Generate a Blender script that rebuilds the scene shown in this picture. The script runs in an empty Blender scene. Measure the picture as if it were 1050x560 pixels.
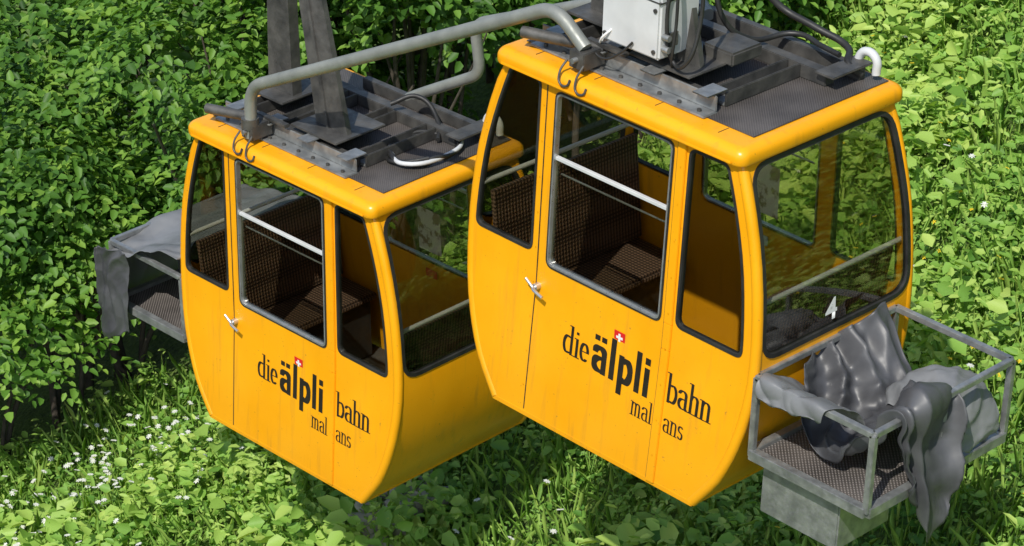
import bpy, bmesh, numpy as np, math, random
from mathutils import Matrix, Vector
from mathutils import noise as mn
from bisect import bisect_right
H=1.9
# cabin and camera dimensions (metres)
XT,YT,YB,Y0,ZB,YW=.80965,.59261,.58814,.65716,.84767,.5591
OFF=Vector((-2.77132,.19826,-1.38956)); TILT=-.02861; SWING=.0261
CAM=Vector((8.14584,-9.38033,7.27092)); YAW,PITCH,ROLL=.78595,.48505,.03003; FOC=2825.43
# ----------------------------------------------------------------
random.seed(4); rng=np.random.default_rng(7)
S=bpy.context.scene
def link(o,parent=None):
    S.collection.objects.link(o)
    if parent: o.parent=parent
    return o
def empty(name,parent=None):
    o=bpy.data.objects.new(name,None); o.empty_display_size=.2; return link(o,parent)
# ---------------- materials
def mat(name):
    m=bpy.data.materials.new(name); m.use_nodes=True
    nt=m.node_tree; return m,nt,nt.nodes['Principled BSDF'],nt.nodes['Material Output']
def nd(nt,t,**k):
    n=nt.nodes.new(t)
    for a,b in k.items():
        if a in n.inputs.keys(): n.inputs[a].default_value=b
        else: setattr(n,a,b)
    return n
def ramp(nt,src,stops):
    r=nt.nodes.new('ShaderNodeValToRGB'); el=r.color_ramp.elements
    while len(el)<len(stops): el.new(.5)
    for e,(p_,c_) in zip(el,stops): e.position=p_; e.color=(*c_,1) if len(c_)==3 else c_
    nt.links.new(src,r.inputs[0]); return r
def noisy(name,c1,c2,scale=5,rough=(.4,.6),metal=0,bump=0,bscale=40,detail=6,coat=0):
    m,nt,b,o=mat(name)
    tc=nd(nt,'ShaderNodeTexCoord')
    n=nd(nt,'ShaderNodeTexNoise',Scale=scale,Detail=detail); nt.links.new(tc.outputs['Object'],n.inputs['Vector'])
    r=ramp(nt,n.outputs[0],[(.3,c1),(.7,c2)]); nt.links.new(r.outputs[0],b.inputs['Base Color'])
    n2=nd(nt,'ShaderNodeTexNoise',Scale=scale*3,Detail=4); nt.links.new(tc.outputs['Object'],n2.inputs['Vector'])
    mr=nd(nt,'ShaderNodeMapRange'); mr.inputs['From Min'].default_value=.3; mr.inputs['From Max'].default_value=.7; mr.inputs['To Min'].default_value=rough[0]; mr.inputs['To Max'].default_value=rough[1]
    nt.links.new(n2.outputs[0],mr.inputs[0]); nt.links.new(mr.outputs[0],b.inputs['Roughness'])
    b.inputs['Metallic'].default_value=metal; b.inputs['Coat Weight'].default_value=coat
    if bump:
        n3=nd(nt,'ShaderNodeTexNoise',Scale=bscale,Detail=4); nt.links.new(tc.outputs['Object'],n3.inputs['Vector'])
        bp=nd(nt,'ShaderNodeBump',Strength=bump,Distance=.01); nt.links.new(n3.outputs[0],bp.inputs['Height']); nt.links.new(bp.outputs[0],b.inputs['Normal'])
    return m
def paint():
    m,nt,b,o=mat('yellow_paint')
    tc=nd(nt,'ShaderNodeTexCoord')
    n=nd(nt,'ShaderNodeTexNoise',Scale=2.5,Detail=7); nt.links.new(tc.outputs['Object'],n.inputs['Vector'])
    r=ramp(nt,n.outputs[0],[(.3,(.84,.35,.004)),(.7,(.92,.405,.008))])
    n2=nd(nt,'ShaderNodeTexNoise',Scale=60,Detail=3); nt.links.new(tc.outputs['Object'],n2.inputs['Vector'])
    sp=ramp(nt,n2.outputs[0],[(.68,(0,0,0)),(.75,(.6,.6,.6))])
    n3=nd(nt,'ShaderNodeTexNoise',Scale=3,Detail=5); nt.links.new(tc.outputs['Object'],n3.inputs['Vector'])
    mp=nd(nt,'ShaderNodeMapping'); mp.inputs['Scale'].default_value=(22,22,1.2); nt.links.new(tc.outputs['Object'],mp.inputs[0])
    n5=nd(nt,'ShaderNodeTexNoise',Scale=1,Detail=4); nt.links.new(mp.outputs[0],n5.inputs['Vector'])
    st=ramp(nt,n5.outputs[0],[(.55,(0,0,0)),(.8,(.35,.35,.35))])
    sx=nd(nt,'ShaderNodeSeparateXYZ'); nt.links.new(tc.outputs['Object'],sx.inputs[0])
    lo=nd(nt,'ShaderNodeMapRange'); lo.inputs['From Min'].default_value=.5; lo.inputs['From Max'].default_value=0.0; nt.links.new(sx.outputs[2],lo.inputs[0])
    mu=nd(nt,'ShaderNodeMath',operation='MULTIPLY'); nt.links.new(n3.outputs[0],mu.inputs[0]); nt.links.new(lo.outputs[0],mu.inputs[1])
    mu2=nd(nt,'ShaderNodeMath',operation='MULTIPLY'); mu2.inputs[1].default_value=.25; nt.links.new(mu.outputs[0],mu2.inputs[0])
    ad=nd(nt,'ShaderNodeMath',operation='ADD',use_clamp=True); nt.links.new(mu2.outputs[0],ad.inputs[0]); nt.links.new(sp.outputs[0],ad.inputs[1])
    ad2=nd(nt,'ShaderNodeMath',operation='ADD',use_clamp=True); nt.links.new(ad.outputs[0],ad2.inputs[0]); nt.links.new(st.outputs[0],ad2.inputs[1])
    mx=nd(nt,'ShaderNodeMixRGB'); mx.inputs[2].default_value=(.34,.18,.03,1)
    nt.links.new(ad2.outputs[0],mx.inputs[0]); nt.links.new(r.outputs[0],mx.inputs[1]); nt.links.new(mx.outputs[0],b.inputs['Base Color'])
    rr=nd(nt,'ShaderNodeMapRange'); rr.inputs['To Min'].default_value=.20; rr.inputs['To Max'].default_value=.46; nt.links.new(n3.outputs[0],rr.inputs[0]); nt.links.new(rr.outputs[0],b.inputs['Roughness'])
    b.inputs['Specular IOR Level'].default_value=.45
    n4=nd(nt,'ShaderNodeTexNoise',Scale=2.2,Detail=2); nt.links.new(tc.outputs['Object'],n4.inputs['Vector'])
    bp=nd(nt,'ShaderNodeBump',Strength=.35,Distance=.02); nt.links.new(n4.outputs[0],bp.inputs['Height']); nt.links.new(bp.outputs[0],b.inputs['Normal'])
    return m
M_Y=paint()
M_BLK=noisy('black_rubber',(.012,.012,.012),(.03,.03,.028),8,(.4,.65))
M_TXT=noisy('lettering_black',(.014,.011,.008),(.022,.018,.013),8,(.4,.5))
M_STEEL=noisy('dark_weathered_steel',(.055,.055,.053),(.15,.143,.13),9,(.4,.65),.5,.2)
M_GALV=noisy('galvanised_steel',(.24,.25,.25),(.44,.45,.44),14,(.35,.6),.7,.15)
M_LG=noisy('grey_painted_tube',(.21,.22,.20),(.31,.32,.29),7,(.4,.6),.3,.1)
M_BOX=noisy('light_grey_enamel',(.50,.51,.51),(.64,.65,.65),5,(.3,.5))
M_CHR=noisy('aluminium',(.55,.56,.57),(.72,.73,.74),12,(.25,.4),.8)
M_WHT=noisy('white_plastic',(.7,.7,.68),(.82,.82,.8),10,(.4,.5))
M_RED=noisy('red_sticker',(.6,.01,.01),(.7,.02,.02),10,(.4,.5))
M_TARP=noisy('grey_tarpaulin',(.04,.041,.045),(.095,.097,.103),4,(.38,.55),0,.15,10)
M_TARPL=noisy('light_grey_tarpaulin',(.12,.125,.13),(.20,.205,.21),3,(.42,.6),0,.2,12)
def tread(name,base,sc,k=1.1):
    m,nt,b,o=mat(name); tc=nd(nt,'ShaderNodeTexCoord')
    mp=nd(nt,'ShaderNodeMapping'); mp.inputs['Rotation'].default_value=(0,0,math.radians(45)); mp.inputs['Scale'].default_value=(sc,sc,sc)
    nt.links.new(tc.outputs['Object'],mp.inputs[0])
    w1=nd(nt,'ShaderNodeTexWave',Scale=.5); w1.bands_direction='X'; nt.links.new(mp.outputs[0],w1.inputs[0])
    w2=nd(nt,'ShaderNodeTexWave',Scale=.5); w2.bands_direction='Y'; nt.links.new(mp.outputs[0],w2.inputs[0])
    mu=nd(nt,'ShaderNodeMath',operation='MULTIPLY'); nt.links.new(w1.outputs[1],mu.inputs[0]); nt.links.new(w2.outputs[1],mu.inputs[1])
    n=nd(nt,'ShaderNodeTexNoise',Scale=4,Detail=6); nt.links.new(tc.outputs['Object'],n.inputs[0])
    r=ramp(nt,n.outputs[0],[(.3,tuple(v*.5 for v in base)),(.7,tuple(v*1.4 for v in base))])
    mx=nd(nt,'ShaderNodeMixRGB',blend_type='ADD'); nt.links.new(r.outputs[0],mx.inputs[1])
    r2=ramp(nt,mu.outputs[0],[(.3,(0,0,0)),(.7,tuple(v*k for v in base))]); mx.inputs[0].default_value=1; nt.links.new(r2.outputs[0],mx.inputs[2])
    nt.links.new(mx.outputs[0],b.inputs['Base Color']); b.inputs['Roughness'].default_value=.5
    bp=nd(nt,'ShaderNodeBump',Strength=.6,Distance=.006); nt.links.new(mu.outputs[0],bp.inputs['Height']); nt.links.new(bp.outputs[0],b.inputs['Normal'])
    return m
M_MAT=tread('roof_tread_mat',(.07,.062,.057),55)
M_TREAD=tread('steel_tread_plate',(.07,.062,.057),42,3.2)
def weave():
    m,nt,b,o=mat('woven_seat_brown'); tc=nd(nt,'ShaderNodeTexCoord')
    ws=[]
    for d in 'XYZ':
        w=nd(nt,'ShaderNodeTexWave',Scale=14); w.bands_direction=d; nt.links.new(tc.outputs['Object'],w.inputs[0]); ws.append(w)
    a1=nd(nt,'ShaderNodeMath',operation='ADD'); nt.links.new(ws[0].outputs[1],a1.inputs[0]); nt.links.new(ws[2].outputs[1],a1.inputs[1])
    a2=nd(nt,'ShaderNodeMath',operation='MULTIPLY'); nt.links.new(a1.outputs[0],a2.inputs[0]); nt.links.new(ws[1].outputs[1],a2.inputs[1])
    r=ramp(nt,a2.outputs[0],[(.1,(.03,.018,.012)),(.8,(.16,.095,.06))]); nt.links.new(r.outputs[0],b.inputs['Base Color'])
    bp=nd(nt,'ShaderNodeBump',Strength=.6,Distance=.005); nt.links.new(a2.outputs[0],bp.inputs['Height']); nt.links.new(bp.outputs[0],b.inputs['Normal'])
    b.inputs['Roughness'].default_value=.6
    return m
M_SEAT=weave()
def glass():
    m,nt,b,o=mat('window_glass'); nt.nodes.remove(b)
    t=nd(nt,'ShaderNodeBsdfTransparent'); t.inputs[0].default_value=(.80,.80,.74,1)
    g=nd(nt,'ShaderNodeBsdfGlossy',Roughness=.03); g.inputs[0].default_value=(.9,.9,.9,1)
    lw=nd(nt,'ShaderNodeLayerWeight',Blend=.5)
    pw=nd(nt,'ShaderNodeMath',operation='POWER'); pw.inputs[1].default_value=4; nt.links.new(lw.outputs['Facing'],pw.inputs[0])
    ma=nd(nt,'ShaderNodeMath',operation='MULTIPLY_ADD'); ma.inputs[1].default_value=.75; ma.inputs[2].default_value=.07; nt.links.new(pw.outputs[0],ma.inputs[0])
    mx=nd(nt,'ShaderNodeMixShader')
    nt.links.new(ma.outputs[0],mx.inputs[0]); nt.links.new(t.outputs[0],mx.inputs[1]); nt.links.new(g.outputs[0],mx.inputs[2]); nt.links.new(mx.outputs[0],o.inputs[0])
    return m
M_GL=glass()
def paper():
    m,nt,b,o=mat('printed_notice'); tc=nd(nt,'ShaderNodeTexCoord')
    n=nd(nt,'ShaderNodeTexNoise',Scale=16,Detail=8); nt.links.new(tc.outputs['Object'],n.inputs[0])
    r=ramp(nt,n.outputs[0],[(.50,(.72,.66,.58)),(.58,(.30,.20,.14))]); nt.links.new(r.outputs[0],b.inputs['Base Color']); return m
M_PAP=paper()
# ---------------- geometry helpers
def finish(me,name,m,parent,smooth=None):
    me.name=name; me.materials.clear(); me.materials.append(m)
    o=bpy.data.objects.new(name,me); link(o,parent)
    if smooth is not None:
        me.polygons.foreach_set('use_smooth',[True]*len(me.polygons))
        me.set_sharp_from_angle(angle=math.radians(smooth))
    return o
def raw(name,v,f,m,parent=None,smooth=None):
    me=bpy.data.meshes.new(name); me.from_pydata([tuple(x) for x in v],[],f); me.update(); return finish(me,name,m,parent,smooth)
def box(name,lo,hi,m,parent,bev=.004):
    bm=bmesh.new(); bmesh.ops.create_cube(bm,size=1)
    lo=Vector(lo); hi=Vector(hi); c_=(lo+hi)/2; s=hi-lo
    for v in bm.verts: v.co=Vector((v.co.x*s.x,v.co.y*s.y,v.co.z*s.z))
    if bev: bmesh.ops.bevel(bm,geom=bm.edges[:],offset=bev,segments=2,affect='EDGES')
    for v in bm.verts: v.co=v.co+c_
    me=bpy.data.meshes.new(name); bm.to_mesh(me); bm.free(); return finish(me,name,m,parent,35)
def bar(name,a,b,w,h,m,parent,up=(0,0,1),bev=.003):
    a=Vector(a); b=Vector(b); d=(b-a); L=d.length; d.normalize(); upv=Vector(up)
    if abs(d.dot(upv))>.98: upv=Vector((1,0,0))
    s=d.cross(upv).normalized(); u=s.cross(d)
    bm=bmesh.new(); bmesh.ops.create_cube(bm,size=1)
    for v in bm.verts: v.co=Vector((v.co.x*L,v.co.y*w,v.co.z*h))
    if bev: bmesh.ops.bevel(bm,geom=bm.edges[:],offset=bev,segments=2,affect='EDGES')
    c_=(a+b)/2
    for v in bm.verts: v.co=c_+d*v.co.x+s*v.co.y+u*v.co.z
    me=bpy.data.meshes.new(name); bm.to_mesh(me); bm.free(); return finish(me,name,m,parent,35)
def tube(name,P,r,m,parent,smooth_curve=True,res=8,radii=None,cyc=False):
    cu=bpy.data.curves.new(name,'CURVE'); cu.dimensions='3D'; cu.bevel_depth=r; cu.bevel_resolution=4; cu.use_fill_caps=True
    if smooth_curve:
        sp=cu.splines.new('BEZIER'); sp.bezier_points.add(len(P)-1); sp.resolution_u=res
        for i,(bp,c_) in enumerate(zip(sp.bezier_points,P)):
            bp.co=c_; bp.handle_left_type=bp.handle_right_type='AUTO'
            if radii: bp.radius=radii[i]
    else:
        sp=cu.splines.new('POLY'); sp.points.add(len(P)-1)
        for i,(bp,c_) in enumerate(zip(sp.points,P)):
            bp.co=(*c_,1)
            if radii: bp.radius=radii[i]
    sp.use_cyclic_u=cyc
    o=bpy.data.objects.new(name,cu); S.collection.objects.link(o)
    me=bpy.data.meshes.new_from_object(o.evaluated_get(bpy.context.evaluated_depsgraph_get()))
    bpy.data.objects.remove(o); me.polygons.foreach_set('use_smooth',[True]*len(me.polygons))
    return finish(me,name,m,parent,50)
def bend(P,r=.06):
    out=[Vector(P[0])]
    for i in range(1,len(P)-1):
        a,b_,c_=Vector(P[i-1]),Vector(P[i]),Vector(P[i+1])
        d1=(a-b_).normalized(); d2=(c_-b_).normalized(); A_=b_+d1*r; C_=b_+d2*r
        for k in range(7):
            t=k/6; out.append(A_*(1-t)**2+b_*2*t*(1-t)+C_*t*t)
    out.append(Vector(P[-1])); return out
def rtube(name,P,r,m,parent,br=.06): return tube(name,bend(P,br),r,m,parent,False)
def roundpoly(P,r,n=7):
    out=[]; N_=len(P)
    for i in range(N_):
        a,b_,c_=[np.array(P[(i+k)%N_],float) for k in (-1,0,1)]
        d1=a-b_; d2=c_-b_; l1=np.linalg.norm(d1); l2=np.linalg.norm(d2); d1/=l1; d2/=l2
        ang=math.acos(max(-1,min(1,-d1@d2)))
        if ang<math.radians(28): out.append(tuple(b_)); continue
        k=min(r*math.tan(ang/2),l1*.45,l2*.45)
        for t in np.linspace(0,1,n):
            out.append(tuple((b_+d1*k)*(1-t)**2+b_*2*t*(1-t)+(b_+d2*k)*t*t))
    return out
def inset(P,d):
    P=[np.array(x,float) for x in P]; N_=len(P)
    A_=sum(P[i][0]*P[(i+1)%N_][1]-P[(i+1)%N_][0]*P[i][1] for i in range(N_))
    sgn=1 if A_>0 else -1; out=[]
    for i in range(N_):
        a,b_,c_=P[i-1],P[i],P[(i+1)%N_]
        e1=(b_-a)/np.linalg.norm(b_-a); e2=(c_-b_)/np.linalg.norm(c_-b_)
        n1=np.array([-e1[1],e1[0]])*sgn; n2=np.array([-e2[1],e2[0]])*sgn
        n=n1+n2; n/=max(1e-6,1+n1@n2)
        out.append(tuple(b_+n*d))
    return out
def plate(name,outer,holes,w0,w1,mapf,cuts,m,parent,smooth=30):
    cu=bpy.data.curves.new(name,'CURVE'); cu.dimensions='2D'; cu.fill_mode='BOTH'; cu.extrude=(w1-w0)/2
    for L in [outer]+holes:
        sp=cu.splines.new('POLY'); sp.points.add(len(L)-1)
        for q_,c_ in zip(sp.points,L): q_.co=(c_[0],c_[1],0,1)
        sp.use_cyclic_u=True
    o=bpy.data.objects.new(name,cu); S.collection.objects.link(o)
    me=bpy.data.meshes.new_from_object(o.evaluated_get(bpy.context.evaluated_depsgraph_get())); bpy.data.objects.remove(o)
    bm=bmesh.new(); bm.from_mesh(me); bmesh.ops.remove_doubles(bm,verts=bm.verts,dist=1e-5)
    for cz in cuts:
        bmesh.ops.bisect_plane(bm,geom=bm.verts[:]+bm.edges[:]+bm.faces[:],plane_co=(0,cz,0),plane_no=(0,1,0),dist=1e-5)
    c0=(w0+w1)/2
    for v in bm.verts: v.co=Vector(mapf(v.co.x,v.co.y,v.co.z+c0))
    bmesh.ops.recalc_face_normals(bm,faces=bm.faces[:])
    bm.to_mesh(me); bm.free(); me.materials.clear()
    return finish(me,name,m,parent,smooth)
# ---------------- cabin profile
ZP=[0,.08,.19,.4,.63,.86,1.1,1.35,1.6,1.85,1.95]
XP=[.712,.772,.845,.925,.972,.985,.972,.937,.872,.785,.745]
def prof(z):
    z=max(0,min(1.9499,z)); i=bisect_right(ZP,z)-1; n=len(ZP)
    x0,x1=ZP[i],ZP[i+1]; h=x1-x0; t=(z-x0)/h
    def sl(k):
        if k<=0: return (XP[1]-XP[0])/(ZP[1]-ZP[0])
        if k>=n-1: return (XP[-1]-XP[-2])/(ZP[-1]-ZP[-2])
        return (XP[k+1]-XP[k-1])/(ZP[k+1]-ZP[k-1])
    m0,m1=sl(i)*h,sl(i+1)*h
    return (2*t**3-3*t*t+1)*XP[i]+(t**3-2*t*t+t)*m0+(-2*t**3+3*t*t)*XP[i+1]+(t**3-t*t)*m1
def yw(z): return float(np.interp(z,[0,ZB-.12,ZB+.02,H-.09],[Y0,YB+(Y0-YB)*.1,YB,YW]))
def smap(s): return lambda u,v,w:(u,s*(yw(v)+w),v)
def emap(s):
    def f(u,v,w):
        d=(prof(v+.01)-prof(max(0,v-.01)))/(.01+min(.01,v) if v<.01 else .02); n=math.hypot(1,d)
        return (s*(prof(v)+w/n),u,v-w*d/n)
    return f
ZT=1.87
zs=[0,.03,.08,.13,.19,.26,.33,.4,.5,.63,.75,.86,.98,1.1,1.22,1.35,1.48,1.6,1.72,1.8,ZT]
def up(a,b): return [z for z in np.linspace(a,b,10)]
W1=[(-.515,.895),(-.515,1.835)]+[(-(prof(z)-.055),z) for z in up(1.835,.895)]
W2=[(-.417,.85),(.375,.85),(.375,1.81),(-.417,1.81)]
W3=[(.468,.868),(.468,1.815)]+[(prof(z)-.085,z) for z in up(1.815,.868)]
EW=[(-(yw(.87)-.03),.865),((yw(.87)-.03),.865),((yw(1.35)-.03),1.35),((yw(1.81)-.04),1.82),(-(yw(1.81)-.04),1.82),(-(yw(1.35)-.03),1.35)]
# ---------------- lettering
def ell(cx,cy,rx,ry,a0,a1,n=16): return [(cx+rx*math.cos(math.radians(t)),cy+ry*math.sin(math.radians(t))) for t in np.linspace(a0,a1,n)]
G={ 'd':([ell(.27,.5,.2,.47,60,300),[(.5,0),(.5,1.55)],[(.40,1.55),(.5,1.55)],[(.5,0),(.6,0)]],.68),
 'i':([[(.14,0),(.14,1)],[(.04,1),(.14,1)],[(.03,0),(.25,0)],[(.14,1.27),(.14,1.36)]],.32),
 'e':([[(.08,.52),(.46,.52)]+ell(.27,.5,.2,.47,5,310)],.56),
 'b':([[(.12,0),(.12,1.55)],[(.02,1.55),(.12,1.55)],ell(.33,.5,.2,.47,120,-120)],.62),
 'a':([[(.08,.8)]+ell(.27,.75,.19,.22,150,0)+[(.46,.1),(.52,0),(.56,0)],ell(.29,.28,.2,.27,70,290)],.62),
 'h':([[(.12,0),(.12,1.55)],[(.02,1.55),(.12,1.55)],[(.02,0),(.22,0)],[(.12,.75)]+ell(.29,.75,.18,.22,140,0)+[(.47,0)],[(.38,0),(.57,0)]],.64),
 'n':([[(.12,0),(.12,1)],[(.02,1),(.12,1)],[(.02,0),(.22,0)],[(.12,.75)]+ell(.29,.75,.18,.22,140,0)+[(.47,0)],[(.38,0),(.57,0)]],.64),
 'm':([[(.12,0),(.12,1)],[(.02,1),(.12,1)],[(.02,0),(.22,0)],[(.12,.75)]+ell(.27,.75,.16,.22,140,0)+[(.43,0)],[(.43,.75)]+ell(.58,.75,.16,.22,140,0)+[(.74,0)],[(.65,0),(.84,0)]],.92),
 'l':([[(.14,0),(.14,1.55)],[(.04,1.55),(.14,1.55)],[(.03,0),(.25,0)]],.32),
 's':([ell(.24,.74,.16,.22,30,240,12)+ell(.24,.26,.17,.24,60,-150,12)],.48)}
B={ 'ä':([[(.1,.78)]+ell(.28,.73,.19,.22,150,0)+[(.47,0)],ell(.29,.28,.19,.26,80,280),[(.15,1.28),(.15,1.34)],[(.42,1.28),(.42,1.34)]],.66),
 'l':([[(.14,0),(.14,1.5)]],.34),'i':([[(.14,0),(.14,1)],[(.14,1.28),(.14,1.4)]],.32),
 'p':([[(.14,-.42),(.14,1)],ell(.31,.5,.2,.45,130,-130)],.66)}
def lettering(name,txt,x,z,sx,sz,glyphs,nx,nz,parent,width=None):
    V=[];Fc=[]; cx=0; k=0
    tot=sum(glyphs[c_][1] for c_ in txt)
    if width: sx=width/tot
    for ch in txt:
        st,adv=glyphs[ch]
        for line in st:
            for (ax,az),(bx,bz) in zip(line[:-1],line[1:]):
                pts_=[(px+dx,pz+dz) for px,pz in ((ax,az),(bx,bz)) for dx in (-nx/2,nx/2) for dz in (-nz/2,nz/2)]
                pts_=sorted(set(pts_))
                def cr(o_,a_,b_): return (a_[0]-o_[0])*(b_[1]-o_[1])-(a_[1]-o_[1])*(b_[0]-o_[0])
                lo=[];hi=[]
                for q_ in pts_:
                    while len(lo)>1 and cr(lo[-2],lo[-1],q_)<=0: lo.pop()
                    lo.append(q_)
                for q_ in reversed(pts_):
                    while len(hi)>1 and cr(hi[-2],hi[-1],q_)<=0: hi.pop()
                    hi.append(q_)
                hull=lo[:-1]+hi[:-1]; k+=1; i0=len(V)
                for hx,hz in hull:
                    X=x+(cx+hx)*sx; Z=z+hz*sz; V.append((X,-(yw(Z)+.0015+(k%40)*.00002),Z))
                Fc.append(list(range(i0,len(V))))
        cx+=adv
    return raw(name,V,Fc,M_TXT,parent)
# ---------------- cabin
def make_cabin(name,near):
    E=empty(name)
    for s,nm in ((-1,'door_side'),(1,'rear_side')):
        outer=[(prof(z)-.012,z) for z in zs]+[(-(prof(z)-.012),z) for z in reversed(zs)]
        holes=[roundpoly(inset(W,.008),.06) for W in (W1,W2,W3)]
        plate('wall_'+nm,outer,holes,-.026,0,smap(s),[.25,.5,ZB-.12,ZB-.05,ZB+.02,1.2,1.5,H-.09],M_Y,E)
        for i,W in enumerate((W1,W2,W3)):
            gw=.014 if i!=1 else .010
            o_=roundpoly(W,.05); n_=roundpoly(inset(W,gw),.04)
            plate('gasket_%s_%d'%(nm,i),o_,[n_],-.026,.005,smap(s),[1.0,1.2,1.5],M_BLK,E)
            if i==1:
                plate('door_window_frame_'+nm,roundpoly(inset(W,.0102),.04),[roundpoly(inset(W,.019),.035)],-.024,.0065,smap(s),[1.0,1.2,1.5],M_CHR,E)
                lowr=[(q_[0],min(q_[1],1.44)) for q_ in inset(W,.016)]
                plate('sliding_glass_'+nm,lowr,[],-.016,-.012,smap(s),[1.0,1.2],M_GL,E)
            else: plate('glass_%s_%d'%(nm,i),inset(W,gw*.6),[],-.012,-.008,smap(s),[1.0,1.2,1.5],M_GL,E)
        f=smap(s)
        bar('sliding_window_rail_'+nm,f(-.398,1.45,-.012),f(.356,1.45,-.012),.022,.020,M_BOX,E)
        bar('lower_window_rail_'+nm,f(-.398,1.35,-.05),f(.356,1.35,-.05),.010,.010,M_CHR,E)
    for s,nm in ((1,'front_end'),(-1,'rear_end')):
        outer=[((yw(z)-.012),z) for z in zs]+[(-(yw(z)-.012),z) for z in reversed(zs)]
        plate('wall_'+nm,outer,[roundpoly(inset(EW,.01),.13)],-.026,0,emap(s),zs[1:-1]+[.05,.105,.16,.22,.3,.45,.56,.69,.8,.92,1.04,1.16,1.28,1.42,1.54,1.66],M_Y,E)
        plate('gasket_'+nm,roundpoly(EW,.13),[roundpoly(inset(EW,.024),.10)],-.026,.006,emap(s),[.9,.98,1.04,1.1,1.16,1.22,1.28,1.35,1.42,1.48,1.54,1.6,1.66,1.72],M_BLK,E)
        plate('glass_'+nm,roundpoly(inset(EW,.015),.11),[],-.012,-.008,emap(s),[.9,.98,1.04,1.1,1.16,1.22,1.28,1.35,1.42,1.48,1.54,1.6,1.66,1.72],M_GL,E)
        x=s*(prof(1.13)-.06)
        tube('handrail_'+nm,[(x,-.56,1.13),(x,.56,1.13)],.013,M_BOX,E,False)
        xb=s*.885; xf=s*.46
        bar('seat_back_'+nm,(s*.80,0,.50),(s*.875,0,1.085),1.06,.03,M_SEAT,E,up=(s,0,0))
        box('seat_'+nm,(min(xb,xf),-.53,.44),(max(xb,xf),.53,.49),M_SEAT,E,.015)
        box('seat_box_'+nm,(min(s*.67,s*.50),-.5,.04),(max(s*.67,s*.50),.5,.435),M_BLK,E)
    for s in (1,-1):
        for t in (1,-1):
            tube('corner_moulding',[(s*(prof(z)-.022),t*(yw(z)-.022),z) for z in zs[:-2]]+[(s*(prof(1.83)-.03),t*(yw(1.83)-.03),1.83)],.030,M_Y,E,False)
    box('floor',(-.64,-Y0+.05,.005),(.64,Y0-.05,.03),M_STEEL,E)
    for t in (1,-1): box('sill',(-.705,t*(Y0-.01)-.012,-.02),(.705,t*(Y0-.01)+.012,.012),M_Y,E)
    for t in (1,-1): box('end_sill',(t*.700-.010,-Y0+.025,-.02),(t*.700+.010,Y0-.025,.006),M_Y,E)
    f=smap(-1)
    bar('door_seam',f(-.474,.02,.0005),f(-.474,ZB-.1,.0005),.002,.006,M_BLK,E,up=(1,0,0),bev=0)
    bar('door_seam',f(-.474,ZB-.1,.0005),f(-.474,1.84,.0005),.002,.006,M_BLK,E,up=(1,0,0),bev=0)
    for a,b_ in ((0.0,ZB-.12),(ZB-.12,ZB+.02),(ZB+.02,1.84)):
        bar('door_guide_strip',f(.427,a,.004),f(.427,b_,.004),.016,.052,M_Y,E,up=(1,0,0))
        bar('door_guide_shadow_gap',f(.396,a,.0005),f(.396,b_,.0005),.002,.007,M_BLK,E,up=(1,0,0),bev=0)
    for z in np.linspace(.15,1.7,9):
        for x in (-.495,.427):
            yy=-(yw(z)+(.012 if x>0 else 0)); box('rivet',(x-.004,yy-.002,z-.004),(x+.004,yy,z+.004),M_Y,E,.001)
    y=-yw(.72)
    tube('door_handle_boss',[(-.455,y+.005,.725),(-.455,y-.03,.725)],.019,M_CHR,E,False)
    rtube('door_handle_lever',[(-.455,y-.03,.725),(-.455,y-.05,.725),(-.375,y-.055,.705)],.009,M_CHR,E,.02)
    tube('door_handle_lever_stub',[(-.455,y-.04,.725),(-.505,y-.045,.765)],.008,M_CHR,E,False)
    box('lock_label',(-.435,y-.002,.62),(-.408,y-.0005,.655),M_WHT,E,0)
    lettering('lettering_die','die',-.25,.445,.117,.1,G,.15,.055,E,.185)
    lettering('lettering_aelpli','älpli',-.045,.435,.17,.135,B,.20,.15,E,.40)
    lettering('lettering_bahn','bahn',.462,.462,.117,.1,G,.15,.055,E,.295)
    lettering('lettering_malans_a','mal',.245,.30,.08,.072,G,.13,.055,E,.145)
    lettering('lettering_malans_b','ans',.462,.30,.08,.072,G,.13,.055,E,.135)
    yy=-yw(.66)-.001
    raw('flag_red',[(.085,yy,.632),(.158,yy,.632),(.158,yy,.70),(.085,yy,.70)],[(0,1,2,3)],M_RED,E)
    cx_,cz_=.1215,.666
    raw('flag_cross',[(cx_-.022,yy-.001,cz_-.007),(cx_+.022,yy-.001,cz_-.007),(cx_+.022,yy-.001,cz_+.007),(cx_-.022,yy-.001,cz_+.007)],[(0,1,2,3)],M_WHT,E)
    raw('flag_cross_v',[(cx_-.007,yy-.0014,cz_-.022),(cx_+.007,yy-.0014,cz_-.022),(cx_+.007,yy-.0014,cz_+.022),(cx_-.007,yy-.0014,cz_+.022)],[(0,1,2,3)],M_WHT,E)
    if near:
        cu=bpy.data.curves.new('num','FONT'); cu.body='4'; cu.size=.16; cu.offset=.003
        o=bpy.data.objects.new('num',cu); S.collection.objects.link(o)
        me=bpy.data.meshes.new_from_object(o.evaluated_get(bpy.context.evaluated_depsgraph_get())); bpy.data.objects.remove(o)
        for v in me.vertices:
            zz=v.co.y+.925; v.co=Vector((prof(zz)+.001,-.09+v.co.x*1.1,zz))
        finish(me,'window_number',M_WHT,E)
    yi=yw(1.0)-.032
    raw('notice',[(-.06,yi-.02,.95),(.14,yi-.02,.95),(.14,yi-.03,1.24),(-.06,yi-.03,1.24)],[(0,1,2,3)],M_PAP,E)
    raw('small_label',[(-.03,yi,.76),(.07,yi,.76),(.07,yi,.815),(-.03,yi,.815)],[(0,1,2,3)],M_RED if not near else M_BOX,E)
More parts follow.
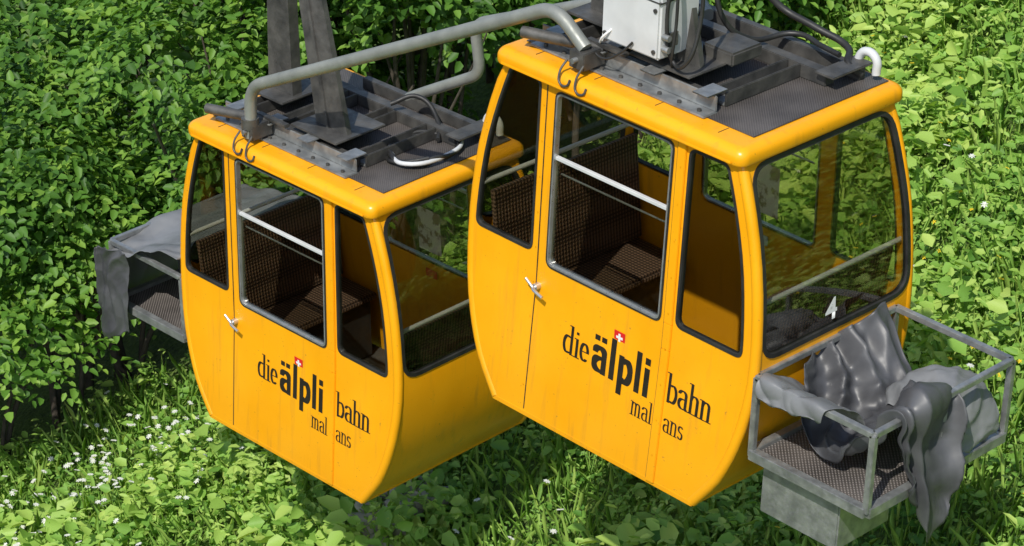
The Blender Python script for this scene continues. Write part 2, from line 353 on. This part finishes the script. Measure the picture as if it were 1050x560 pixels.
    # roof shell: stacked rounded-rectangle rings with a rolled edge
    def ring(hx,hy,r,z):
        out=[]
        for qx,qy,a0 in ((1,-1,-90),(1,1,0),(-1,1,90),(-1,-1,180)):
            for t in np.linspace(a0,a0+90,7):
                out.append((qx*(hx-r)+r*math.cos(math.radians(t)),qy*(hy-r)+r*math.sin(math.radians(t)),z))
        return out
    hx,hy=XT+.014,YT+.008; V=[];nR=0
    prof_r=[(.03,1.838),(.004,1.840),(0,1.850)]+[(.05-.05*math.cos(a),1.875+.049*math.sin(a)) for a in np.linspace(0,math.pi/2,9)]+[(.12,1.925)]
    for ins,z in prof_r: V+=ring(hx-ins,hy-ins,max(.012,.055-ins*.4),z); nR+=1
    Fc=[(i*28+j,i*28+(j+1)%28,(i+1)*28+(j+1)%28,(i+1)*28+j) for i in range(nR-1) for j in range(28)]
    Fc.append(list(range((nR-1)*28,nR*28))); Fc.append(list(range(27,-1,-1)))
    raw('roof_shell',V,Fc,M_Y,E,40)
    bar('drip_rail',(-XT+.05,-YT-.012,1.852),(XT-.05,-YT-.012,1.852),.010,.014,M_Y,E)
    for x in (-.6,-.2,.2,.6): bar('roof_joint',(x,-YT+.07,1.9255),(x,-YT+.145,1.9255),.004,.002,M_BLK,E,bev=0)
    box('roof_mat',(-XT+.06,-YT+.15,1.9255),(XT-.06,YT-.05,1.932),M_MAT,E,.002)
    z0=1.933
    def B_(n,lo,hi,m=M_STEEL,bev=.004): box(n,lo,hi,m,E,bev)
    B_('frame_front_flange',(-.70,-.47,z0-.006),(.46,-.37,z0+.006),M_GALV)
    B_('frame_front_web',(-.70,-.385,z0+.006),(.46,-.375,z0+.085),M_GALV)
    B_('frame_front_channel',(-.66,-.372,z0),(.40,-.30,z0+.06))
    B_('frame_rear_channel',(-.62,.24,z0),(.60,.31,z0+.07))
    B_('frame_rear_channel_b',(-.40,.42,z0),(.66,.47,z0+.07))
    B_('end_plate',(.56,.20,z0+.071),(.68,.50,z0+.083),M_STEEL)
    for i,x in enumerate((-.58,-.28,.06,.40)):
        B_('cross_channel_web_%d'%i,(x-.045,-.298,z0),(x-.033,.238,z0+.075))
        B_('cross_channel_web_b%d'%i,(x+.033,-.298,z0),(x+.045,.238,z0+.075))
        B_('cross_channel_base_%d'%i,(x-.032,-.298,z0),(x+.032,.238,z0+.02),M_GALV if i%2 else M_STEEL)
        B_('cross_channel_end_%d'%i,(x-.05,-.44,z0+.086),(x+.05,-.29,z0+.094),M_GALV)
    for x in np.linspace(-.62,.40,9):
        tube('bolt',[(x,-.435,z0),(x,-.435,z0+.018)],.011,M_STEEL,E,False)
    def arm(n,b0,b1,t0,t1,th):
        V=[];b0,b1,t0,t1=map(Vector,(b0,b1,t0,t1))
        nrm=((b1-b0).cross(t0-b0)).normalized()*th/2
        for q_ in (b0,b1,t1,t0): V.append(q_-nrm)
        for q_ in (b0,b1,t1,t0): V.append(q_+nrm)
        raw(n,V,[(0,1,2,3),(7,6,5,4),(0,4,5,1),(1,5,6,2),(2,6,7,3),(3,7,4,0)],M_STEEL,E)
    arm('hanger_arm_rear',(-.66,-.05,z0+.1),(-.44,-.05,z0+.1),(-.64,.0,3.6),(-.50,.0,3.6),.07)
    arm('hanger_arm_front',(-.05,-.22,z0+.1),(.22,-.22,z0+.1),(-.56,-.0,3.6),(-.42,-.0,3.6),.035)
    arm('hanger_arm_front_web',(.05,-.201,z0+.1),(.07,-.201,z0+.1),(-.50,.019,3.6),(-.48,.019,3.6),.10)
    B_('hanger_foot',(-.14,-.36,z0+.096),(.26,.02,z0+.108),M_STEEL)
    B_('hanger_foot_b',(-.72,-.2,z0+.086),(-.40,.15,z0+.10),M_STEEL)
    rtube('coupling_beam',[(-.70,-.52,z0+.08),(-.25,-.40,z0+.10)],.03,M_STEEL,E)
    B_('coupling_bracket',(-.35,-.55,z0+.02),(-.25,-.40,z0+.11),M_STEEL)
    B_('coupling_plate',(-.36,-.43,z0+.1105),(-.10,-.39,z0+.13),M_STEEL)
    tube('coupling_pin',[(-.30,-.58,z0+.07),(-.30,-.36,z0+.07)],.014,M_GALV,E,False)
    for dx,dz in ((-.05,0),(.06,-.01)):
        tube('retaining_hook',[(-.30+dx,-.56,z0+.06),(-.31+dx,-.60,z0+.0+dz),(-.29+dx,-.615,z0-.05+dz),(-.25+dx,-.61,z0-.05+dz),(-.24+dx,-.60,z0-.02+dz)],.006,M_STEEL,E,True)
    tube('lifting_lug',[(.60,.49,z0),(.60,.49,z0+.09),(.64,.49,z0+.13),(.70,.49,z0+.11),(.71,.49,z0+.03)],.022,M_BOX,E)
    if near:
        tube('cable_loop',[(-.0,.1,2.5),(.08,.05,2.2),(.15,.2,2.05),(.25,.42,2.05),(.45,.38,2.06),(.58,.36,2.06)],.014,M_BLK,E)
        tube('cable_loop_b',[(.0,.3,2.4),(.1,.45,2.15),(.3,.5,2.08),(.5,.52,2.03),(.62,.40,2.0),(.66,.44,1.96)],.018,M_BLK,E)
        tube('cable_drop',[(.13,-.35,2.6),(.12,-.38,2.25),(.16,-.36,2.08),(.24,-.38,2.1),(.28,-.33,2.3),(.24,-.3,2.7)],.010,M_BLK,E)
        tube('cable_drop_b',[(.10,-.30,2.7),(.16,-.36,2.3),(.13,-.34,2.05),(.05,-.2,2.03)],.008,M_BLK,E)
        tube('cable_thin',[(-.33,-.3,2.12),(-.30,-.38,2.05),(-.23,-.44,2.12),(-.17,-.36,2.2)],.006,M_WHT,E)
        tube('cable_thin_b',[(-.30,-.46,2.05),(-.2,-.47,2.02),(-.1,-.45,2.08),(-.05,-.43,2.14)],.006,M_BLK,E)
        box('control_box',(-.27,-.42,2.09),(.11,-.14,2.46),M_BOX,E,.012)
        box('control_box_lid_seam',(-.274,-.424,2.38),(.114,-.136,2.386),M_STEEL,E,.001)
        box('control_box_hinge',(.112,-.36,2.15),(.125,-.30,2.22),M_STEEL,E,.002)
        for x,z in ((-.24,2.13),(.08,2.13),(-.24,2.34),(.08,2.34)): tube('lid_screw',[(x,-.42,z),(x,-.428,z)],.011,M_STEEL,E,False)
        box('junction_box',(.10,-.10,2.03),(.30,.12,2.10),M_STEEL,E,.01)
        for zz in (2.15,2.21): tube('cable_gland',[(.11,-.39,zz),(.15,-.39,zz)],.016,M_GALV,E,False)
    else:
        P=[]
        for k in range(40):
            t=k/40*2*math.pi*3; P.append((.53+(.17+.012*math.sin(k))*math.cos(t),.06+(.22+.015*math.cos(k*1.3))*math.sin(t),1.95+.012*(k//13)+.01*math.sin(k*2)))
        tube('cable_coil',P,.011,M_BLK,E,True,4)
        tube('cable_feed',[(.1,.2,2.06),(.2,.32,2.1),(.4,.3,2.0),(.5,.2,1.96)],.014,M_BLK,E)
        tube('grey_hose',[(.42,-.1,1.96),(.62,-.16,1.97),(.70,.1,1.97),(.6,.28,1.97),(.42,.25,1.98)],.013,M_BOX,E)
    # basket
    s=1 if near else -1
    xa,xb=.99,1.70; ya,yb=-.58,.46; zb_,zt=.39,.81
    c=lambda x,y,z:(s*x,y,z)
    A_=[('basket_rail',(xa,ya,zt),(xb,ya,zt)),('basket_rail',(xb,ya,zt),(xb,yb,zt)),('basket_rail',(xb,yb,zt),(xa,yb,zt)),('basket_rail',(xa,yb,zt),(xa,ya,zt)),
        ('basket_base',(xa,ya,zb_),(xb,ya,zb_)),('basket_base',(xb,ya,zb_),(xb,yb,zb_)),('basket_base',(xb,yb,zb_),(xa,yb,zb_)),('basket_base',(xa,yb,zb_),(xa,ya,zb_)),
        ('basket_post',(xa+.005,ya,zb_),(xa+.005,ya,zt)),('basket_post',(xb,ya,zb_),(xb,ya,zt)),('basket_post',(xb,yb,zb_),(xb,yb,zt)),('basket_post',(xa,yb,zb_),(xa,yb,zt)),
        ('basket_post_mid',(xb,-.06,zb_),(xb,-.06,zt))]
    for n,a,b_ in A_:
        bar(n,c(*a),c(*b_),.045 if 'base' in n else .032,.055 if 'base' in n else .032,M_GALV,E)
    box('basket_floor',(min(s*xa,s*xb),ya,zb_-.012),(max(s*xa,s*xb),yb,zb_+.004),M_TREAD,E,0)
    for y in (-.4,.35): bar('basket_bracket',c(.89,y,.35),c(1.1,y,.35),.04,.04,M_GALV,E)
    if near:
        box('underslung_box',(1.02,-.52,.05),(1.50,-.12,.362),M_GALV,E,.008)
        box('underslung_box_lid',(1.01,-.53,.340),(1.51,-.11,.3615),M_GALV,E,.003)
    return E
N1=make_cabin('cable_car_gondola',True)
N2=make_cabin('cable_car_gondola.001',False)
MF=Matrix.Translation(OFF)@Matrix.Translation((0,0,H))@Matrix.Rotation(TILT,4,'Y')@Matrix.Rotation(SWING,4,'X')@Matrix.Translation((0,0,-H))
N2.matrix_world=MF
# tarps
def cr_(P,t):
    n=len(P)-1; i=min(int(t*n),n-1); u=t*n-i
    a=P[max(i-1,0)];b_=P[i];c_=P[i+1];d=P[min(i+2,n)]
    return .5*((2*b_)+(c_-a)*u+(2*a-5*b_+4*c_-d)*u*u+(3*b_-a-3*c_+d)*u**3)
def cloth(name,net,m,nu=90,nv=80,amp=.02,parent=None,seed=0,fs=1.5,fold=.8,crump=.7):
    net=[[np.array(q_,float) for q_ in r_] for r_ in net]
    G_=np.zeros((nu,nv,3))
    for i in range(nu):
        rows=[np.array(cr_([net[k][j] for k in range(len(net))],i/(nu-1))) for j in range(len(net[0]))]
        for j in range(nv): G_[i,j]=cr_(rows,j/(nv-1))
    du=np.gradient(G_,axis=0); dv=np.gradient(G_,axis=1); n=np.cross(du,dv); n/=np.linalg.norm(n,axis=2)[...,None]+1e-9
    for i in range(nu):
        for j in range(nv):
            q=Vector(G_[i,j]); u,v=i/nu,j/nv
            q2=q+mn.noise_vector(q*2.0+Vector((seed,0,0)))*.2
            rd=lambda s_,o_: 1-2*abs(mn.noise(q2*s_+Vector((o_,seed,0))))
            w=crump*(rd(3.0,1)+rd(7,5)*.35+rd(15,2)*.08-.7)
            ph=v*fs*2.1+u*1.6+1.3*mn.noise(Vector((u*1.6,v*1.6,seed)))
            w+=fold*(1-2*abs(mn.noise(Vector((ph,u*1.4,seed+7))))-.4)
            G_[i,j]+=n[i,j]*amp*w
            if i in (0,nu-1): G_[i,j]+=np.array([0,0,.012*math.sin(j*.25+seed)])
    V=G_.reshape(-1,3); Fc=[(i*nv+j,i*nv+j+1,(i+1)*nv+j+1,(i+1)*nv+j) for i in range(nu-1) for j in range(nv-1)]
    o=raw(name,V,Fc,m,parent,None); o.data.polygons.foreach_set('use_smooth',[True]*len(o.data.polygons))
    md=o.modifiers.new('s','SOLIDIFY'); md.thickness=.003
    return o
T=empty('tarpaulin')
cloth('draped_sheet',[[(1.01,-.32,.78),(1.02,-.05,.84),(1.01,.30,.88)],[(1.10,-.38,.60),(1.12,-.05,.72),(1.16,.28,.76)],[(1.24,-.42,.46),(1.30,-.1,.58),(1.35,.20,.64)],
 [(1.46,-.44,.50),(1.50,-.2,.68),(1.52,.05,.72)],[(1.68,-.42,.82),(1.70,-.22,.85),(1.70,.04,.85)],[(1.765,-.40,.66),(1.775,-.22,.60),(1.77,-.0,.62)],[(1.76,-.30,.42),(1.77,-.20,.12),(1.78,-.06,.32)]],M_TARP,amp=.085,parent=T,seed=2,fs=1.5)
cloth('rail_flap',[[(1.02,-.63,.73),(1.2,-.635,.74),(1.42,-.62,.77)],[(1.02,-.605,.83),(1.2,-.60,.84),(1.44,-.60,.84)],[(1.02,-.50,.82),(1.22,-.46,.76),(1.48,-.45,.78)],[(1.04,-.30,.70),(1.25,-.30,.60),(1.5,-.35,.64)]],M_TARPL,amp=.025,parent=T,seed=5,fs=1.5)
cloth('bundle',[[(1.25,.0,.43),(1.25,.2,.43),(1.3,.40,.44)],[(1.30,-.03,.58),(1.33,.18,.66),(1.35,.38,.58)],[(1.48,-.05,.66),(1.5,.18,.73),(1.5,.40,.62)],[(1.62,-.02,.62),(1.65,.2,.64),(1.65,.40,.56)],[(1.66,.0,.44),(1.66,.2,.43),(1.66,.40,.43)]],M_TARPL,amp=.07,parent=T,seed=9,fs=1.4)
T2=empty('tarpaulin.001')
cloth('cover_sheet',[[(-.98,-.62,.98),(-.99,-.2,1.02),(-1.0,.5,1.0)],[(-1.2,-.63,.95),(-1.22,-.2,.93),(-1.22,.5,.93)],[(-1.5,-.64,.80),(-1.5,-.2,.84),(-1.5,.5,.85)],[(-1.74,-.64,.74),(-1.75,-.2,.80),(-1.75,.5,.80)],[(-1.79,-.64,.5),(-1.80,-.2,.5),(-1.8,.5,.5)],[(-1.78,-.64,.16),(-1.8,-.2,.15),(-1.8,.5,.2)]],M_TARPL,amp=.03,parent=T2,seed=3,fs=1.6)
cloth('side_flap',[[(-1.79,-.64,.76),(-1.66,-.64,.80),(-1.46,-.645,.84)],[(-1.80,-.63,.45),(-1.66,-.645,.48),(-1.48,-.63,.5)],[(-1.79,-.63,.12),(-1.68,-.64,.16),(-1.52,-.62,.26)]],M_TARP,amp=.03,parent=T2,seed=4,fs=1.6)
T2.matrix_world=MF
CB=empty('tow_bar')
def fp(x,y,z): return MF@Vector((x,y,z))
rtube('front_tube',[fp(-.30,-.52,1.96),fp(-.28,-.52,2.28),(-.50,-.50,2.20),(-.29,-.50,2.05)],.036,M_LG,CB,.12)
rtube('rear_tube',[fp(-.02,.45,1.98),fp(.10,.45,2.05),fp(.60,.45,2.32),fp(.56,.45,2.62),fp(2.2,.45,3.3),(-.3,.4,1.98)],.033,M_LG,CB,.09)
tube('tube_clamp',[fp(-.30,-.52,2.02),fp(-.30,-.52,2.08)],.052,M_STEEL,CB,False)
# ---------------- ground
def gz(x,y): return -1.8+.40*x+.45*y
def gzn(x,y):
    return gz(x,y)+.35*mn.noise(Vector((x*.25,y*.25,0)))+.08*mn.noise(Vector((x*1.1,y*1.1,4)))
def grnd():
    m,nt,b,o=mat('meadow_soil_grass'); tc=nd(nt,'ShaderNodeTexCoord')
    n=nd(nt,'ShaderNodeTexNoise',Scale=1.3,Detail=8); nt.links.new(tc.outputs['Object'],n.inputs[0])
    n2=nd(nt,'ShaderNodeTexNoise',Scale=30,Detail=6); nt.links.new(tc.outputs['Object'],n2.inputs[0])
    ad=nd(nt,'ShaderNodeMath',operation='ADD'); nt.links.new(n.outputs[0],ad.inputs[0]); nt.links.new(n2.outputs[0],ad.inputs[1])
    hf=nd(nt,'ShaderNodeMath',operation='MULTIPLY'); hf.inputs[1].default_value=.5; nt.links.new(ad.outputs[0],hf.inputs[0])
    r=ramp(nt,hf.outputs[0],[(.35,(.04,.07,.012)),(.5,(.11,.18,.03)),(.65,(.18,.27,.05))]); nt.links.new(r.outputs[0],b.inputs['Base Color'])
    bp=nd(nt,'ShaderNodeBump',Strength=1,Distance=.05); nt.links.new(n2.outputs[0],bp.inputs['Height']); nt.links.new(bp.outputs[0],b.inputs['Normal']); b.inputs['Roughness'].default_value=.9
    return m
ax=np.unique(np.concatenate([np.linspace(-14,8,110),np.array([-150,-100,-60,-40,-28,-20,-17,11,15,22,35,60,100,150])]))
ay=np.unique(np.concatenate([np.linspace(-4,14,90),np.array([-150,-100,-60,-35,-20,-12,-7,17,22,30,45,70,110,150])]))
V=[(x,y,gzn(x,y)) for y in ay for x in ax]; nx_=len(ax)
Fc=[(j*nx_+i,j*nx_+i+1,(j+1)*nx_+i+1,(j+1)*nx_+i) for j in range(len(ay)-1) for i in range(nx_-1)]
g=raw('ground',V,Fc,grnd()); g.data.polygons.foreach_set('use_smooth',[True]*len(Fc))
M_ROCK=noisy('limestone',(.26,.23,.19),(.46,.42,.36),6,(.8,.95),0,.8,20)
RK=empty('rocks')
for i in range(20):
    x=-3.0+rng.normal(0,.22); y=.80+rng.normal(0,.16); s_=rng.uniform(.04,.10)
    bm=bmesh.new(); bmesh.ops.create_icosphere(bm,subdivisions=3,radius=1)
    for v in bm.verts:
        v.co*=1+.4*mn.noise(v.co*1.3+Vector((i*7,0,0))); v.co=Vector((v.co.x*s_*1.5,v.co.y*s_*1.2,v.co.z*s_*.8))+Vector((x,y,gzn(x,y)+.16))
    me=bpy.data.meshes.new('r'); bm.to_mesh(me); bm.free(); finish(me,'stone_%d'%i,M_ROCK,RK,40)
# ---------------- leaves
def leafmat(name,stops,trans=.35,rough=.5):
    m,nt,b,o=mat(name); at=nd(nt,'ShaderNodeAttribute',attribute_name='rnd')
    r=ramp(nt,at.outputs['Fac'],stops); nt.links.new(r.outputs[0],b.inputs['Base Color']); b.inputs['Roughness'].default_value=rough
    b.inputs['Specular IOR Level'].default_value=.35
    t=nd(nt,'ShaderNodeBsdfTranslucent'); mx=nd(nt,'ShaderNodeMixShader'); mx.inputs[0].default_value=trans
    g1=nd(nt,'ShaderNodeMixRGB',blend_type='MULTIPLY'); g1.inputs[0].default_value=1; g1.inputs[2].default_value=(1.4,1.4,.5,1); nt.links.new(r.outputs[0],g1.inputs[1]); nt.links.new(g1.outputs[0],t.inputs[0])
    nt.links.new(b.outputs[0],mx.inputs[1]); nt.links.new(t.outputs[0],mx.inputs[2]); nt.links.new(mx.outputs[0],o.inputs[0]); return m
def nrm(a): return a/(np.linalg.norm(a,axis=1)[:,None]+1e-9)
def leaves(name,C,D,Nn,L,W,rnd,m,parent=None,fold=.25):
    n=len(C); D=nrm(D); Sd=nrm(np.cross(D,Nn)); Up=np.cross(Sd,D)
    L=L[:,None]; W=W[:,None]
    V=np.empty((n,6,3),np.float32)
    V[:,0]=C; V[:,1]=C+D*L*.3+Sd*W*.5+Up*W*fold; V[:,2]=C+D*L*.72+Sd*W*.38+Up*W*fold*.5
    V[:,3]=C+D*L-Up*L*.1; V[:,4]=C+D*L*.72-Sd*W*.38+Up*W*fold*.5; V[:,5]=C+D*L*.3-Sd*W*.5+Up*W*fold
    me=bpy.data.meshes.new(name); me.vertices.add(n*6); me.vertices.foreach_set('co',V.ravel())
    base=np.arange(n)[:,None]*6; idx=np.concatenate([base+np.array([[0,1,2,3]]),base+np.array([[0,3,4,5]])],axis=1).ravel().astype(np.int32)
    me.loops.add(n*8); me.loops.foreach_set('vertex_index',idx)
    me.polygons.add(n*2); me.polygons.foreach_set('loop_start',np.arange(0,n*8,4,dtype=np.int32))
    at=me.attributes.new('rnd','FLOAT','POINT'); at.data.foreach_set('value',np.repeat(rnd.astype(np.float32),6))
    me.update(calc_edges=True); me.validate(); me.materials.append(m)
    o=bpy.data.objects.new(name,me); return link(o,parent)
M_LEAF=leafmat('broadleaf_foliage',[(0,(.03,.085,.014)),(.5,(.10,.23,.03)),(1,(.26,.42,.065))],.3)
M_MEAD=leafmat('meadow_leaves',[(0,(.10,.24,.035)),(.5,(.25,.44,.075)),(1,(.46,.60,.14))],.3)
M_BARK=noisy('bark',(.04,.032,.024),(.10,.08,.06),12,(.8,.95),0,.6,30)
M_PET=leafmat('white_petals',[(0,(.7,.7,.68)),(1,(.8,.8,.78))],.2)
M_YEL=leafmat('yellow_florets',[(0,(.7,.5,.02)),(1,(.8,.6,.03))],.1)
def tree(name,base,h,r,nl,seed,lsz=.06,bright=.5,hmin=.32):
    R_=np.random.default_rng(seed); E=empty(name)
    bx,by=base; bz=gzn(bx,by)-.1; E.location=(bx,by,bz)
    nl_=int(11*max(1,r)); lumps=[]
    for k in range(nl_):
        a=R_.uniform(0,2*math.pi); hh=R_.uniform(hmin,1.0); rr=r*math.sqrt(R_.uniform(0,1))*math.sqrt(max(.05,1-(hh-.55)**2/.36))
        lumps.append((rr*math.cos(a),rr*math.sin(a),h*hh,R_.uniform(.34,.66)*min(1.1,r)))
    stems=9 if hmin>.4 else 4
    for k in range(stems):
        a=R_.uniform(0,6.28); lean=R_.uniform(.1,.4)*h; z1=h*R_.uniform(.6,.8)
        P=[(.35*math.cos(a),.35*math.sin(a),-.1),(.4*lean*math.cos(a)+R_.normal(0,.05),.4*lean*math.sin(a)+R_.normal(0,.05),z1*.4),(lean*math.cos(a+.3),lean*math.sin(a+.3),z1)]
        tube('trunk_%d'%k,P,R_.uniform(.018,.04),M_BARK,E,True,6,[1.2,.8,.25])
    for k,(x,y,z,q_) in enumerate(lumps):
        st=(x*.15,y*.15,z*.35); md=(x*.5+R_.normal(0,.08),y*.5+R_.normal(0,.08),z*.72)
        tube('limb_%d'%k,[st,md,(x,y,z)],.018,M_BARK,E,True,5,[1.2,.8,.2])
    wts=np.array([q_[3]**2 for q_ in lumps]); wts/=wts.sum(); ntw=nl//9
    li=R_.choice(len(lumps),ntw,p=wts); Lm=np.array(lumps)[li]
    d=nrm(R_.normal(size=(ntw,3))); d[:,2]=np.abs(d[:,2])*1.0-.25*R_.random(ntw); d=nrm(d)
    rad=Lm[:,3]*(.5+.65*R_.random(ntw)**.8)
    c0=Lm[:,:3]+d*rad[:,None]*np.array([1,1,.75])
    td=nrm(d*np.array([1,1,.4])+R_.normal(0,.35,(ntw,3))+np.array([0,0,-.25])); tl=R_.uniform(.2,.45,ntw)
    k=9; C=[];D=[];Nn=[];rv=[]
    lumpb=R_.normal(0,.12,len(lumps))[li]; tb=R_.normal(0,.13,ntw)
    for j in range(k):
        f_=(j+.5)/k; pos=c0+td*(tl*f_)[:,None]+R_.normal(0,.015,(ntw,3)); pos[:,2]-=tl*f_*f_*.35
        side=nrm(np.cross(td,np.array([0,0,1.])))*(1 if j%2 else -1)
        dd=td*.55+side*.8+R_.normal(0,.25,(ntw,3)); dd[:,2]-=.2
        if j==k-1: dd=td+R_.normal(0,.1,(ntw,3))
        nn=np.array([0,0,1.])+d*.5+R_.normal(0,.35,(ntw,3))
        C.append(pos);D.append(dd);Nn.append(nn);rv.append(np.clip(bright+lumpb+tb+R_.normal(0,.12,ntw)+.16*(j/k)-.07,0,1))
    C=np.concatenate(C);D=np.concatenate(D);Nn=np.concatenate(Nn);rv=np.concatenate(rv)
    n=len(C); L=R_.uniform(.7,1.35,n)*lsz
    leaves('foliage',C,D,Nn,L,L*R_.uniform(.45,.72,n),rv,M_LEAF,E)
    return E
A0=np.array([-6.26,1.11]); A1=np.array([-1.89,5.8]); dr=(A1-A0)/np.linalg.norm(A1-A0); bk=np.array([-dr[1],dr[0]])
TR=[]
for t in np.arange(-2.6,9.6,1.15):
    hgt=3.3 if t<4 else 3.3-.55*(t-4)
    TR.append((t+rng.uniform(-.2,.2),(1.05 if t<4.2 else 1.9)+rng.uniform(-.15,.35),max(1.0,hgt)*rng.uniform(.9,1.1),1.0 if t<6 else .8,9500 if t<6.5 else 4500,.5,.50 if t<3 else .32))
for t in np.arange(-3.2,12,1.9): TR.append((t,3.1+rng.uniform(-.3,.3),rng.uniform(3.4,4.2) if t<5 else rng.uniform(1.8,2.5),1.25,5500,.40,.32))
for t in np.arange(-4,14,3.0): TR.append((t,5.8+rng.uniform(-.4,.4),rng.uniform(4.2,5.2),1.6,3000,.45,.32))
for i,(t,b_,h,r_,nl,br,hm) in enumerate(TR):
    q_=A0+dr*t+bk*b_
    tree('broadleaf_tree' if i==0 else 'broadleaf_tree.%03d'%i,q_,h,r_,nl,100+i,.082 if b_<2.5 else .10,br,hm)
# ---------------- meadow
def scatter(n,tr=(-3.5,9.5),dr_=(-9,2.0)):
    t=rng.uniform(*tr,n); d=rng.uniform(*dr_,n); keep=(d<.9)|(t>4); t,d=t[keep],d[keep]; Q=A0+dr*t[:,None]+bk*d[:,None]; return Q,d
def zat(Q): return np.array([gzn(x,y) for x,y in Q])
def plants(name,nc,m_,smin,smax,lmin,lmax,hmin,hmax,wr,br,tilt=.35,patch=None):
    Q,_=scatter(nc)
    if patch is not None:
        kp=np.array([mn.noise(Vector((x*.9+patch,y*.9,2)))+.25*rng.normal() for x,y in Q])>-.02; Q=Q[kp]
    nc=len(Q); Zc=zat(Q)
    cb=np.array([mn.noise(Vector((x*.6,y*.6,9)))+.6*mn.noise(Vector((x*2,y*2,3))) for x,y in Q])
    sz=rng.uniform(smin,smax,nc)*(1+.5*np.clip(cb*2,-.6,.8))
    ang=rng.uniform(0,2*np.pi,(nc,m_)); rad=rng.uniform(.01,.15,(nc,m_))*sz[:,None]; hh=rng.uniform(hmin,hmax,(nc,m_))*sz[:,None]
    C=np.stack([Q[:,0:1]+np.cos(ang)*rad,Q[:,1:2]+np.sin(ang)*rad,Zc[:,None]+hh],-1).reshape(-1,3)
    D=np.stack([np.cos(ang),np.sin(ang),rng.uniform(-.5,.6,(nc,m_))],-1).reshape(-1,3)
    n=len(C); Nn=np.array([0,-.25,1.])+rng.normal(0,tilt,(n,3))
    L=(rng.uniform(lmin,lmax,(nc,m_))*sz[:,None]).ravel(); rv=np.clip(br+np.repeat(cb,m_)*.5+np.repeat(rng.normal(0,.14,nc),m_)+rng.normal(0,.14,n),0,1)
    leaves(name,C,D,Nn,L,L*wr,rv,M_MEAD,None,.22)
plants('meadow_plants',8500,9,.55,1.15,.045,.105,.05,.28,.72,.45,.4)
plants('broadleaf_weeds',2600,9,.7,1.2,.08,.14,.10,.32,.66,.55,.35,4.0)
plants('meadow_herbs',13000,8,.6,1.2,.025,.065,.05,.36,.42,.6,.5)
n=34000; Q,_=scatter(n); n=len(Q); z=zat(Q); C=np.column_stack([Q,z]); D=np.column_stack([rng.normal(0,.4,(n,2)),np.ones(n)])
L=rng.uniform(.15,.42,n); leaves('meadow_grass',C,D,rng.normal(size=(n,3)),L,np.full(n,.010),np.clip(rng.normal(.6,.2,n),0,1),M_MEAD,None,.1)
def flowers(name,Q,m,r,k=7,hgt=(.22,.36)):
    z=zat(Q)+rng.uniform(*hgt,len(Q)); n=len(Q); C=np.repeat(np.column_stack([Q,z]),k,0)
    a=np.tile(np.arange(k)/k*2*np.pi,n); tl=np.repeat(rng.normal(0,.25,(n,2)),k,0)
    D=np.column_stack([np.cos(a),np.sin(a),.1+tl[:,0]*np.cos(a)+tl[:,1]*np.sin(a)]); N_=len(C)
    leaves(name,C,D,np.tile([0,0,1.],(N_,1)),np.full(N_,r),np.full(N_,r*.55),rng.random(N_),m,None,.05)
t=rng.uniform(-3,2.5,480); d=rng.normal(-.55,.4,480); Qd=A0+dr*t[:,None]+bk*d[:,None]
Q2,_=scatter(170); flowers('daisies',np.vstack([Qd,Q2]),M_PET,.026,7,(.28,.44))
Q3,_=scatter(420,(3,9.5)); flowers('yellow_wildflowers',Q3,M_YEL,.018,5,(.32,.46))
# ---------------- light
W=bpy.data.worlds.new('World'); S.world=W; W.use_nodes=True; nt=W.node_tree
sk=nt.nodes.new('ShaderNodeTexSky'); sk.sky_type='NISHITA'; sk.sun_disc=False
sd=Vector((.30,-.72,.95)).normalized(); el=math.asin(sd.z); az=math.atan2(sd.x,sd.y)
sk.sun_elevation=el; sk.sun_rotation=az; bg=nt.nodes['Background']; bg.inputs[1].default_value=.15; nt.links.new(sk.outputs[0],bg.inputs[0])
sl=bpy.data.lights.new('sun','SUN'); sl.energy=4.2; sl.angle=math.radians(.6); sl.color=(1,.96,.88)
so=bpy.data.objects.new('sun',sl); link(so); so.rotation_euler=sd.to_track_quat('Z','Y').to_euler()
# ---------------- camera
Fv=Vector((-math.sin(YAW)*math.cos(PITCH),math.cos(YAW)*math.cos(PITCH),-math.sin(PITCH)))
R0=Vector((math.cos(YAW),math.sin(YAW),0)); U0=R0.cross(Fv); c_,s_=math.cos(ROLL),math.sin(ROLL)
Rv=R0*c_+U0*s_; Uv=U0*c_-R0*s_
ca=bpy.data.cameras.new('camera'); ca.sensor_width=36; ca.lens=FOC/1050*36; ca.clip_end=1000
co=bpy.data.objects.new('camera',ca); link(co)
Mx=Matrix.Identity(4)
for i in range(3): Mx[i][0]=Rv[i]; Mx[i][1]=Uv[i]; Mx[i][2]=-Fv[i]; Mx[i][3]=CAM[i]
co.matrix_world=Mx; S.camera=co
S.view_settings.view_transform='Standard'; S.view_settings.look='None'; S.view_settings.exposure=0
